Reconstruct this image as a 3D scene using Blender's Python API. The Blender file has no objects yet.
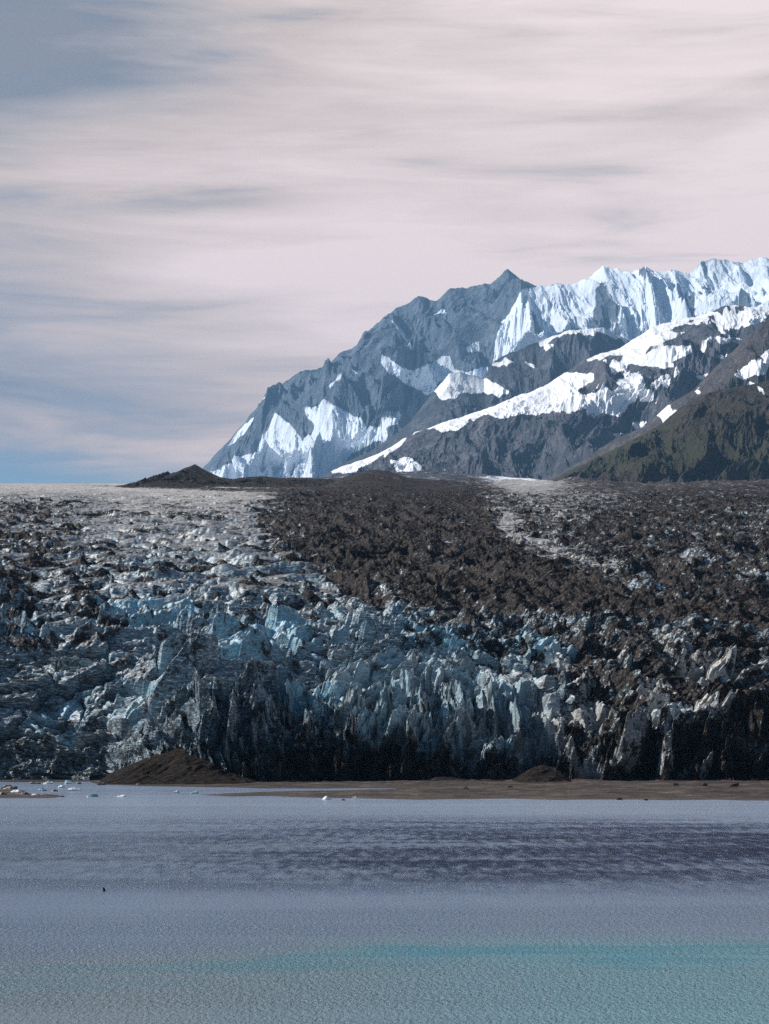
import bpy, math
import numpy as np
from concurrent.futures import ThreadPoolExecutor

# ------------------------------------------------------------------ basics
F, CX, HY, ZC = 2000.0, 384.5, 745.0, 10.0      # focal length in picture rows, picture centre, horizon row, eye height
scene = bpy.context.scene
col = scene.collection
R = math.radians
f32 = np.float32


def tag(o, label=None, cat=None, group=None, kind=None):
    if label: o['label'] = label
    if cat: o['category'] = cat
    if group: o['group'] = group
    if kind: o['kind'] = kind
    return o


def at(px, py, z=0.0):
    """ground point (X, Y) at height z that the photograph shows at px, py (py below the horizon)"""
    Y = F * (ZC - z) / (py - HY)
    return ((px - CX) * Y / F, Y)


# ------------------------------------------------------------------ numpy noise
def _h(ix, iy, seed):
    h = (ix.astype(np.int64) * 374761393 + iy.astype(np.int64) * 668265263 + seed * 974634777) & 0xffffffff
    h = ((h ^ (h >> 13)) * 1274126177) & 0xffffffff
    h = ((h ^ (h >> 16)) * 2246822519) & 0xffffffff
    return h ^ (h >> 15)


def _r(h, k=0):
    h = (h * (2654435761 + 2 * k * 40503) + k * 97 + 11) & 0xffffffff
    return ((h >> 8) & 0xffffff).astype(f32) / f32(16777216.0)


def par(fn):
    """run fn over row slices of its arrays on four threads"""
    def g(x, y, seed=0):
        x, y = np.broadcast_arrays(x, y)
        if x.size < 60000 or x.ndim < 2: return fn(x, y, seed)
        k = max(4, x.size // 60000); e = np.linspace(0, x.shape[0], k + 1).astype(int)
        with ThreadPoolExecutor(4) as ex:
            res = list(ex.map(lambda i: fn(x[e[i]:e[i + 1]], y[e[i]:e[i + 1]], seed), range(k)))
        if isinstance(res[0], tuple): return tuple(np.concatenate(c) for c in zip(*res))
        return np.concatenate(res)
    return g


@par
def perlin(x, y, seed=0):
    xi, yi = np.floor(x), np.floor(y)
    fx, fy = (x - xi).astype(f32), (y - yi).astype(f32)
    xi, yi = xi.astype(np.int32), yi.astype(np.int32)
    u = fx * fx * fx * (fx * (fx * 6 - 15) + 10)
    v = fy * fy * fy * (fy * (fy * 6 - 15) + 10)

    def g(ax, ay):
        a = _r(_h(xi + ax, yi + ay, seed)) * f32(6.2831853)
        return np.cos(a) * (fx - ax) + np.sin(a) * (fy - ay)
    n0 = g(0, 0); n0 += u * (g(1, 0) - n0)
    n1 = g(0, 1); n1 += u * (g(1, 1) - n1)
    return (n0 + v * (n1 - n0)) * f32(1.5)


def fbm(x, y, seed=0, octv=4, gain=0.5):
    s = 0; a = 1.0; t = 0
    for i in range(octv):
        s = s + a * perlin(x * 2.03 ** i + 17.3 * i, y * 2.03 ** i - 9.1 * i, seed + i); t += a; a *= gain
    return s / t


def ridged(x, y, seed=0, octv=4, gain=0.5):
    s = 0; a = 1.0; t = 0; w = 1.0
    for i in range(octv):
        n = 1 - np.abs(perlin(x * 2.07 ** i + 31.7 * i, y * 2.07 ** i - 5.3 * i, seed + i)) * 1.25
        n = np.clip(n, 0, 1) ** 2
        s = s + a * n * w; w = np.clip(n * 1.4, 0.15, 1); t += a; a *= gain
    return s / t


@par
def voro(x, y, seed=0):
    """nearest cell: distance, gap to the next cell, offset from its centre, three random numbers"""
    xi, yi = np.floor(x).astype(np.int32), np.floor(y).astype(np.int32)
    f1 = np.full(x.shape, 9, f32); f2 = f1.copy()
    dx = np.zeros(x.shape, f32); dy = dx.copy(); hid = np.zeros(x.shape, np.int64)
    for ax in (-1, 0, 1):
        for ay in (-1, 0, 1):
            h = _h(xi + ax, yi + ay, seed)
            ox = (xi + ax + 0.5 + 0.8 * (_r(h, 1) - 0.5) - x).astype(f32)
            oy = (yi + ay + 0.5 + 0.8 * (_r(h, 2) - 0.5) - y).astype(f32)
            d = np.sqrt(ox * ox + oy * oy)
            n = d < f1
            f2 = np.where(n, f1, np.minimum(f2, d))
            f1 = np.where(n, d, f1)
            dx = np.where(n, -ox, dx); dy = np.where(n, -oy, dy); hid = np.where(n, h, hid)
    return f1, f2 - f1, dx, dy, _r(hid, 3), _r(hid, 4), _r(hid, 5)


def ss(a, b, x):
    t = np.clip((x - a) / (b - a), 0, 1)
    return t * t * (3 - 2 * t)


def sdf(px, py, poly):
    """signed distance to a polygon, positive inside, clamped to -60 outside its box"""
    P = np.array(poly, float)
    m = (px > P[:, 0].min() - 40) & (px < P[:, 0].max() + 40) & (py > P[:, 1].min() - 40) & (py < P[:, 1].max() + 40)
    out = np.full(px.shape, -60.0, f32)
    if not m.any(): return out
    x, y = px[m], py[m]
    d = np.full(x.shape, 1e9); ins = np.zeros(x.shape, bool)
    for i in range(len(P)):
        ax, ay = P[i]; bx, by = P[(i + 1) % len(P)]
        ex, ey = bx - ax, by - ay
        t = np.clip(((x - ax) * ex + (y - ay) * ey) / (ex * ex + ey * ey + 1e-9), 0, 1)
        d = np.minimum(d, (x - ax - t * ex) ** 2 + (y - ay - t * ey) ** 2)
        c = ((ay > y) != (by > y)) & (x < (bx - ax) * (y - ay) / (by - ay + 1e-12) + ax)
        ins ^= c
    d = np.sqrt(d)
    out[m] = np.where(ins, d, -d)
    return out


def interp(x, pts):
    p = np.array(pts, float)
    return np.interp(x, p[:, 0], p[:, 1])


# ------------------------------------------------------------------ mesh from a grid
def grid_mesh(name, X, Y, Z, mat, attrs=None, smooth=False):
    nr, nc = X.shape
    me = bpy.data.meshes.new(name)
    co = np.empty((nr * nc, 3), f32)
    co[:, 0] = X.ravel(); co[:, 1] = Y.ravel(); co[:, 2] = Z.ravel()
    i = np.arange(nr * nc, dtype=np.int32).reshape(nr, nc)
    q = np.stack([i[:-1, :-1], i[:-1, 1:], i[1:, 1:], i[1:, :-1]], -1).reshape(-1, 4)
    me.vertices.add(nr * nc); me.vertices.foreach_set('co', co.ravel())
    me.loops.add(q.size); me.loops.foreach_set('vertex_index', q.ravel())
    me.polygons.add(len(q))
    me.polygons.foreach_set('loop_start', np.arange(0, q.size, 4, dtype=np.int32))
    me.polygons.foreach_set('loop_total', np.full(len(q), 4, np.int32))
    me.polygons.foreach_set('use_smooth', np.full(len(q), smooth, bool))
    for k, v in (attrs or {}).items():
        a = me.attributes.new(k, 'FLOAT', 'POINT')
        a.data.foreach_set('value', v.astype(f32).ravel())
    me.update(calc_edges=True)
    me.materials.append(mat)
    o = bpy.data.objects.new(name, me); col.objects.link(o)
    return o


# ------------------------------------------------------------------ node helper
class N:
    def __init__(s, tree):
        s.t = tree; s.n = tree.nodes; s.l = tree.links

    def new(s, typ, **kw):
        n = s.n.new(typ)
        for k, v in kw.items(): setattr(n, k, v)
        return n

    def put(s, sock, v):
        if v is None: return
        if isinstance(v, bpy.types.NodeSocket): s.l.new(v, sock)
        else:
            if isinstance(v, (tuple, list)) and len(v) == 3 and sock.type == 'RGBA': v = (*v, 1)
            sock.default_value = v

    def math(s, op, a, b=None, c=None, clamp=False):
        n = s.new('ShaderNodeMath', operation=op, use_clamp=clamp)
        for k, v in enumerate((a, b, c)): s.put(n.inputs[k], v)
        return n.outputs[0]

    def mix(s, fac, a, b, blend='MIX'):
        n = s.new('ShaderNodeMix', data_type='RGBA', blend_type=blend)
        s.put(n.inputs[0], fac); s.put(n.inputs[6], a); s.put(n.inputs[7], b)
        return n.outputs[2]

    def noise(s, vec, scale, detail=4, rough=0.55, dist=0.0):
        n = s.new('ShaderNodeTexNoise')
        s.put(n.inputs['Vector'], vec); s.put(n.inputs['Scale'], scale)
        s.put(n.inputs['Detail'], detail); s.put(n.inputs['Roughness'], rough); s.put(n.inputs['Distortion'], dist)
        return n.outputs[0]

    def mapv(s, vec, scale=(1, 1, 1), rot=(0, 0, 0), loc=(0, 0, 0)):
        n = s.new('ShaderNodeMapping')
        s.put(n.inputs[0], vec); n.inputs[1].default_value = loc
        n.inputs[2].default_value = rot; n.inputs[3].default_value = scale
        return n.outputs[0]

    def step(s, x, a, b):
        n = s.new('ShaderNodeMapRange', interpolation_type='SMOOTHSTEP')
        s.put(n.inputs[0], x); s.put(n.inputs[1], a); s.put(n.inputs[2], b)
        return n.outputs[0]

    def ramp(s, x, stops):
        n = s.new('ShaderNodeValToRGB')
        el = n.color_ramp.elements
        while len(el) < len(stops): el.new(0.5)
        for e, (p, c) in zip(el, stops):
            e.position = p; e.color = (*c, 1)
        s.put(n.inputs[0], x)
        return n.outputs[0]

    def attr(s, name):
        return s.new('ShaderNodeAttribute', attribute_name=name).outputs['Fac']

    def bump(s, h, strength, dist, normal=None):
        n = s.new('ShaderNodeBump')
        s.put(n.inputs['Strength'], strength); s.put(n.inputs['Distance'], dist); s.put(n.inputs['Height'], h)
        s.put(n.inputs['Normal'], normal)
        return n.outputs[0]


def material(name):
    m = bpy.data.materials.new(name); m.use_nodes = True
    m.node_tree.nodes.clear()
    n = N(m.node_tree)
    out = n.new('ShaderNodeOutputMaterial'); b = n.new('ShaderNodeBsdfPrincipled')
    n.l.new(b.outputs[0], out.inputs[0])
    pos = n.new('ShaderNodeNewGeometry').outputs['Position']
    return m, n, b, pos


def rough_spec(n, b, rough, spec):
    n.put(b.inputs['Roughness'], rough); n.put(b.inputs['Specular IOR Level'], spec)


# ================================================================== SKY, SUN, CAMERA
SUN = np.array([-0.74, 0.13, 0.60]); SUN /= np.linalg.norm(SUN)
sun_el = math.asin(SUN[2]); sun_rot = math.atan2(SUN[0], SUN[1])

w = bpy.data.worlds.new("World"); scene.world = w; w.use_nodes = True
w.node_tree.nodes.clear(); n = N(w.node_tree)
out = n.new('ShaderNodeOutputWorld')
sky = n.new('ShaderNodeTexSky'); sky.sky_type = 'NISHITA'; sky.sun_disc = False
sky.sun_elevation = sun_el; sky.sun_rotation = sun_rot; sky.air_density = 1.0; sky.dust_density = 0.2; sky.ozone_density = 3.0
bg1 = n.new('ShaderNodeBackground'); n.l.new(sky.outputs[0], bg1.inputs[0]); bg1.inputs[1].default_value = 0.050
dirv = n.new('ShaderNodeTexCoord').outputs['Generated']
sp = n.new('ShaderNodeSeparateXYZ'); n.l.new(dirv, sp.inputs[0])
az = n.math('ARCTAN2', sp.outputs[0], sp.outputs[1])
el = n.math('ARCSINE', sp.outputs[2])
cv = n.new('ShaderNodeCombineXYZ'); n.put(cv.inputs[0], az); n.put(cv.inputs[1], el); cv = cv.outputs[0]
wisp = n.noise(n.mapv(cv, (5.5, 42, 1), (0, 0, R(6))), 1.0, 5, 0.55, 0.6)
broad = n.noise(n.mapv(cv, (2.6, 11, 1), (0, 0, R(-6)), (3.3, 1.7, 0)), 1.0, 3, 0.5, 0.3)
fine = n.noise(n.mapv(cv, (13, 150, 1), (0, 0, R(4))), 1.0, 6, 0.65, 0.4)
tone = n.math('ADD', n.math('ADD', n.math('MULTIPLY', wisp, 0.44), 0.075), n.math('ADD', n.math('MULTIPLY', broad, 0.5), n.math('MULTIPLY', fine, 0.13)))
# thin cirrus is brighter to the right, thinner to the upper left
tone = n.math('ADD', tone, n.math('ADD', n.math('MULTIPLY', az, 0.58), n.math('MULTIPLY', n.step(el, 0.33, 0.24), 0.05)))
# one thin gap between the streaks, and thinner cloud in the upper left
def hump(x, c, wd): return n.step(n.math('ABSOLUTE', n.math('SUBTRACT', x, c)), wd, 0.0)
e2 = n.math('ADD', el, n.math('ADD', n.math('MULTIPLY', az, -0.05), n.math('MULTIPLY', n.math('SUBTRACT', fine, 0.5), 0.016)))
gapc = n.math('MULTIPLY', n.math('MULTIPLY', hump(e2, 0.2685, 0.010), hump(az, -0.095, 0.085)), 0.16)
gapc = n.math('ADD', gapc, n.math('MULTIPLY', n.math('MULTIPLY', hump(e2, 0.333, 0.03), hump(az, -0.20, 0.12)), 0.10))
gapc = n.math('ADD', gapc, n.math('MULTIPLY', n.math('MULTIPLY', hump(e2, 0.293, 0.007), hump(az, -0.01, 0.10)), 0.07))
tone = n.math('SUBTRACT', n.math('SUBTRACT', tone, gapc), n.math('MULTIPLY', n.step(az, -0.02, -0.24), 0.075))
ccol = n.ramp(tone, [(0.36, (0.21, 0.205, 0.22)), (0.47, (0.36, 0.32, 0.31)), (0.57, (0.56, 0.452, 0.395)), (0.74, (0.81, 0.665, 0.615))])
warm = n.step(el, 0.40, 0.12)
ccol = n.mix(n.math('MULTIPLY', warm, 0.35), ccol, (1.0, 0.87, 0.84), 'MULTIPLY')
bg2 = n.new('ShaderNodeBackground'); n.put(bg2.inputs[0], ccol)
n.put(bg2.inputs[1], n.math('SUBTRACT', 0.87, n.math('MULTIPLY', n.step(el, 0.42, 0.8), 0.6)))
# the cloud sheet ends low over the horizon on the left
low = n.math('ADD', el, n.math('ADD', n.math('MULTIPLY', az, 0.10), n.math('MULTIPLY', n.math('SUBTRACT', wisp, 0.5), 0.07)))
cov = n.step(low, 0.108, 0.148)
cov = n.math('MULTIPLY', cov, n.math('SUBTRACT', 1.0, n.math('MULTIPLY', n.step(wisp, 0.44, 0.30), 0.2)))
cov = n.math('MULTIPLY', cov, n.math('SUBTRACT', 1.0, n.math('MULTIPLY', n.step(el, 0.45, 0.9), 0.85)))
cov = n.math('MULTIPLY', cov, n.step(n.math('ABSOLUTE', az), 2.2, 0.9))      # cloud dropped behind the viewer to cut fill on facing ice
mx = n.new('ShaderNodeMixShader'); n.put(mx.inputs[0], cov)
n.l.new(bg1.outputs[0], mx.inputs[1]); n.l.new(bg2.outputs[0], mx.inputs[2]); n.l.new(mx.outputs[0], out.inputs[0])

sl = bpy.data.lights.new('sun', 'SUN'); sl.energy = 5.0; sl.angle = R(0.5); sl.color = (1.0, 0.95, 0.88)
so = bpy.data.objects.new('sun', sl); col.objects.link(so)
from mathutils import Vector
so.rotation_euler = Vector(tuple(-SUN)).to_track_quat('-Z', 'Y').to_euler(); so.location = (-200, 0, 400)

cam = bpy.data.cameras.new('camera'); co = bpy.data.objects.new('camera', cam); col.objects.link(co)
co.location = (0, 0, ZC); co.rotation_euler = (R(90), 0, 0)
cam.sensor_fit = 'VERTICAL'; cam.sensor_height = 24; cam.lens = F / 1024 * 24
cam.shift_y = (HY - 512) / 1024; cam.clip_start = 0.5; cam.clip_end = 60000
scene.camera = co
vs = scene.view_settings
vs.view_transform = 'Standard'; vs.look = 'None'; vs.gamma = 1; vs.exposure = 0.60
scene.cycles.use_denoising = False
scene.cycles.max_bounces = 4; scene.cycles.diffuse_bounces = 2; scene.cycles.glossy_bounces = 2
scene.cycles.volume_bounces = 0
scene.cycles.sample_clamp_direct = 3.0; scene.cycles.sample_clamp_indirect = 2.0

# ================================================================== MATERIALS
def mat_water():
    m, n, b, pos = material('silty_water')
    sp = n.new('ShaderNodeSeparateXYZ'); n.l.new(pos, sp.inputs[0])
    X, Y = sp.outputs[0], sp.outputs[1]
    edge = n.math('ADD', Y, n.math('ADD', n.math('MULTIPLY', n.math('MINIMUM', X, 0.0), -0.7), n.math('MULTIPLY', n.math('SUBTRACT', n.noise(n.mapv(pos, (0.05, 0.05, 1)), 1.0, 4, 0.6), 0.5), 14)))
    silt = n.step(edge, 110, 97)                                    # milky meltwater close by
    core = n.math('MULTIPLY', n.step(edge, 104, 98.0), n.step(edge, 74, 97.5))
    core2 = n.math('MULTIPLY', n.noise(n.mapv(pos, (0.07, 0.35, 1)), 1.0, 4, 0.6), core)
    wind = n.noise(n.mapv(pos, (0.004, 0.035, 1), (0, 0, R(-4)), (2.0, 5.0, 0)), 1.0, 4, 0.6)
    band = n.math('MULTIPLY', n.step(Y, 120, 165), n.step(n.math('SUBTRACT', Y, n.math('MULTIPLY', wind, 70)), 260, 195))
    clear = n.math('MULTIPLY', n.math('MULTIPLY', band, n.step(n.math('ADD', n.math('MULTIPLY', n.noise(n.mapv(pos, (0.02, 0.06, 1), (0, 0, R(-3)), (1.0, 3.0, 0)), 1.0, 4, 0.6, 0.6), 0.5), n.math('MULTIPLY', n.noise(n.mapv(pos, (0.9, 0.16, 1)), 1.0, 3, 0.7), 0.5)), 0.36, 0.60)), n.math('ADD', 0.25, n.math('MULTIPLY', n.step(X, -42, 8), 0.75)))  # wind chop's dark sky reflection as a colour mask, also drives ripples
    c = n.mix(silt, n.mix(clear, n.mix(n.step(Y, 225, 265), (0.138, 0.190, 0.275), (0.20, 0.26, 0.36)), (0.012, 0.04, 0.15)), n.mix(n.step(X, -14, 12), (0.16, 0.205, 0.24), (0.125, 0.25, 0.30)))  # dark band and pale calm strip: reflections painted into the base colour
    c = n.mix(n.math('MULTIPLY', n.step(core2, 0.30, 0.62), n.math('ADD', 0.35, n.math('MULTIPLY', n.step(X, -12, 2), 0.5))), c, (0.05, 0.215, 0.28))
    n.put(b.inputs['Base Color'], c)
    rough_spec(n, b, 0.20, 0.5); b.inputs['IOR'].default_value = 1.333
    rip = n.math('ADD', 0.32, n.math('ADD', n.math('MULTIPLY', band, n.math('MULTIPLY', clear, 1.3)), n.math('MULTIPLY', n.step(wind, 0.4, 0.65), 0.28)))
    w1 = n.noise(n.mapv(pos, (4.2, 1.9, 1), (0, 0, R(5))), 1.0, 4, 0.6, 0.4)
    w2 = n.noise(n.mapv(pos, (11, 4.5, 1), (0, 0, R(-8))), 1.0, 2, 0.5, 0.3)
    w0 = n.noise(n.mapv(pos, (0.30, 0.85, 1), (0, 0, R(-3))), 1.0, 2, 0.5, 0.2)
    h = n.math('ADD', n.math('ADD', w1, n.math('MULTIPLY', w0, 0.6)), n.math('MULTIPLY', w2, 0.3))
    n.put(b.inputs['Normal'], n.bump(h, n.math('MULTIPLY', rip, 1.5), 0.6))
    return m


def mat_beach():
    m, n, b, pos = material('wet_gravel')
    a = n.noise(n.mapv(pos, (0.14, 0.06, 1)), 1.0, 8, 0.75)
    c = n.ramp(a, [(0.38, (0.008, 0.006, 0.005)), (0.48, (0.030, 0.022, 0.018)), (0.57, (0.062, 0.047, 0.039)), (0.70, (0.15, 0.125, 0.115))])
    c = n.mix(n.math('MULTIPLY', n.step(n.noise(pos, 2.5, 3, 0.7), 0.6, 0.72), 0.6), c, (0.19, 0.17, 0.16))
    wet = n.attr('wet')
    c = n.mix(n.math('MULTIPLY', wet, 0.6), c, (0.03, 0.022, 0.017))
    n.put(b.inputs['Base Color'], c)
    n.put(b.inputs['Roughness'], n.math('SUBTRACT', 0.9, n.math('MULTIPLY', wet, 0.4)))
    b.inputs['Specular IOR Level'].default_value = 0.3
    n.put(b.inputs['Normal'], n.bump(n.noise(pos, 1.3, 6, 0.7), 0.7, 0.5))
    return m


def mat_glacier():
    m, n, b, pos = material('glacier_ice')
    deb_shade, blu, snw = n.attr('debris_shade'), n.attr('blue'), n.attr('pale')
    n1 = n.noise(pos, 0.22, 6, 0.65)
    n2 = n.noise(pos, 0.9, 5, 0.7)
    n3 = n.noise(n.mapv(pos, (0.5, 0.5, 2.6), (R(14), R(10), 0)), 1.0, 5, 0.6, 0.8)       # layering in the ice
    ice = n.ramp(n3, [(0.33, (0.028, 0.052, 0.068)), (0.5, (0.11, 0.175, 0.22)), (0.66, (0.58, 0.66, 0.71))])
    deep = n.ramp(n2, [(0.32, (0.04, 0.15, 0.22)), (0.53, (0.24, 0.47, 0.60)), (0.68, (0.66, 0.82, 0.88))])
    c = n.mix(blu, ice, deep)
    pale = n.ramp(n1, [(0.35, (0.20, 0.19, 0.185)), (0.60, (0.72, 0.675, 0.63))])
    c = n.mix(snw, c, pale)
    # weathered, gritty upper sides; clean steep faces
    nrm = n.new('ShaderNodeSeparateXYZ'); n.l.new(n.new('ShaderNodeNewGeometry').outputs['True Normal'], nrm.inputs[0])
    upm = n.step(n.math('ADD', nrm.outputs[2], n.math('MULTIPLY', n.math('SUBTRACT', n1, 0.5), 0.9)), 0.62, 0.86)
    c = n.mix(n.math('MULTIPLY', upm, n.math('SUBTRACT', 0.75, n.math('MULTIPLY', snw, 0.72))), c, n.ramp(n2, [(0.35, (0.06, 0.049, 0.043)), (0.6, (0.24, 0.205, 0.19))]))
    grit = n.step(n.math('ADD', n1, n.math('MULTIPLY', n2, 0.5)), 0.74, 0.92)
    c = n.mix(n.math('MULTIPLY', grit, 0.6), c, (0.11, 0.082, 0.068))
    # grit carried down the face by meltwater
    run = n.noise(n.mapv(pos, (0.55, 0.3, 0.07)), 1.0, 6, 0.7, 0.4)
    runm = n.math('MULTIPLY', n.step(run, 0.48, 0.555), n.math('MULTIPLY', n.attr('face'), 0.92))
    c = n.mix(runm, c, (0.016, 0.014, 0.014))
    dirt = n.ramp(n2, [(0.3, (0.004, 0.0035, 0.0034)), (0.5, (0.013, 0.0108, 0.0102)), (0.66, (0.10, 0.085, 0.08))])
    dirt = n.mix(n.math('MULTIPLY', n.attr('dust'), 0.22), dirt, n.ramp(n2, [(0.35, (0.024, 0.019, 0.0165)), (0.65, (0.105, 0.088, 0.079))]))
    d = n.step(n.math('ADD', deb_shade, n.math('MULTIPLY', n.math('SUBTRACT', n.math('ADD', n1, n2), 1.0), 1.7)), 0.36, 0.62)  # cover mask holds rock debris and the painted crevasse shade
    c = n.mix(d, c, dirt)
    n.put(b.inputs['Base Color'], c)
    n.put(b.inputs['Roughness'], n.math('ADD', 0.42, n.math('MULTIPLY', d, 0.25)))
    n.put(b.inputs['Specular IOR Level'], n.math('SUBTRACT', 0.5, n.math('MULTIPLY', d, 0.44)))
    hb = n.math('ADD', n.noise(pos, 0.8, 6, 0.7), n.math('MULTIPLY', n3, 0.4))
    n.put(b.inputs['Normal'], n.bump(hb, 0.5, 0.5))
    return m


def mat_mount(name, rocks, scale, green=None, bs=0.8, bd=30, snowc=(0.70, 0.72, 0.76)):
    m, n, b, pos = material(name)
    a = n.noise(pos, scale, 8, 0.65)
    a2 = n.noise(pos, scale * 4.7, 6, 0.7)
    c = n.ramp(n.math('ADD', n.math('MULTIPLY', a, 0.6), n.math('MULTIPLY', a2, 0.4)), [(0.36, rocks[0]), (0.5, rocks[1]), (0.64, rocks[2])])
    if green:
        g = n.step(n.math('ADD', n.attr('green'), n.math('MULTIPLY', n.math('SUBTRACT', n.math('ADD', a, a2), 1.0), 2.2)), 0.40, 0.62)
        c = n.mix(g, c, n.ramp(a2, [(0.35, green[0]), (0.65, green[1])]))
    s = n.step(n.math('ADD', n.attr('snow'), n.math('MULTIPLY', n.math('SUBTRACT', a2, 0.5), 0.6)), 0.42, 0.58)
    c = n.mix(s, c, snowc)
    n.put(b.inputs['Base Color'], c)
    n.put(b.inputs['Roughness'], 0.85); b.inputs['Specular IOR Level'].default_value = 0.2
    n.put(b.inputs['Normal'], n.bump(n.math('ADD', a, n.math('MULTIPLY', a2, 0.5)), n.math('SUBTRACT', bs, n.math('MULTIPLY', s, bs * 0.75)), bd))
    return m


M_water, M_beach, M_glacier = mat_water(), mat_beach(), mat_glacier()

# ================================================================== WATER
def plane(name, x0, x1, y0, y1, z, mat, nx=40, ny=40):
    X, Y = np.meshgrid(np.linspace(x0, x1, nx), np.linspace(y0, y1, ny))
    return grid_mesh(name, X, Y, np.full(X.shape, z), mat, smooth=True)


tag(plane('water', -6000, 6000, -4000, 1400, 0.0, M_water),
    'silty blue grey meltwater bay with a turquoise streak in front of the glacier', kind='structure')

# ================================================================== BEACH
def build_beach():
    u = np.linspace(-0.33, 0.33, 1100); Yr = 330 * np.exp(np.linspace(0, math.log(600 / 330), 420))
    U, Y = np.meshgrid(u, Yr); X = U * Y
    px = CX + F * U; py = HY + F * ZC / Y
    wl = interp(px, [(-400, 781), (90, 782), (100, 784.5), (150, 786), (200, 787.5), (225, 794.0), (300, 797), (400, 799), (560, 799.5), (700, 800), (769, 800.5), (1100, 803)])
    jit = fbm(X / 14, Y / 40, 5, 4) * 1.3
    d_front = wl + jit * 0.9 - py
    # the spit's own tip, then the channel behind it
    spit = ss(196, 260, px) * 3.2
    tip = np.where(px < 225, -99, 0)
    yc = interp(px, [(190, 790.5), (260, 790.2), (330, 789.5), (400, 788.5)])
    hw = interp(px, [(190, 3.6), (230, 3.0), (260, 1.6), (330, 1.1), (395, 0.3), (410, -4), (1100, -4)])
    d_ch = np.abs(py - yc - jit * 0.3) - hw
    front = np.where(px < 412, np.minimum(d_front, d_ch), d_front)
    # bar of pebbles that carries stranded ice at the far left
    bar = 2.0 - np.abs(py - 796.2 - jit * 0.4) - ss(45, 80, px) * 3
    bar2 = 2.0 - np.abs(py - 791.5 - jit) - ss(15, 40, px) * 5
    # narrow spit reaching left to x = 200
    nar = 1.5 - np.abs(py - 795.0 - jit * 0.15) - ss(235, 190, px) * 1.8 - ss(228, 330, px) * 1.5
    d = np.maximum(np.maximum(front, bar), np.maximum(bar2, nar))
    lump = ridged(X / 9, Y / 12, 21, 4) * 0.5 + fbm(X / 2.5, Y / 2.5, 8, 3) * 0.2
    back = ss(455, 530, Y)
    Z = np.where(d > 0, 0.05 + np.clip(d, 0, 8) * 0.035 + lump * ss(0, 5, d) * (0.5 + back * 0.1), np.maximum(d * 0.25, -1.2))
    Z = Z + ridged(X / 22, Y / 30, 77, 3) * 0.45 * ss(490, 520, Y) * ss(3, 8, d)
    wet = ss(2.2, 0.2, d)
    return grid_mesh('beach', X, Y, Z, M_beach, {'wet': wet}, smooth=True)


tag(build_beach(), 'brown gravel outwash beach with low spits at the foot of the ice', kind='structure')

# ================================================================== GLACIER
def frontline(px):
    return interp(px, [(-500, 575), (0, 570), (105, 560), (145, 540), (200, 517), (235, 517), (300, 528), (400, 530), (520, 536), (620, 530), (769, 526), (1300, 540)])


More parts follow.
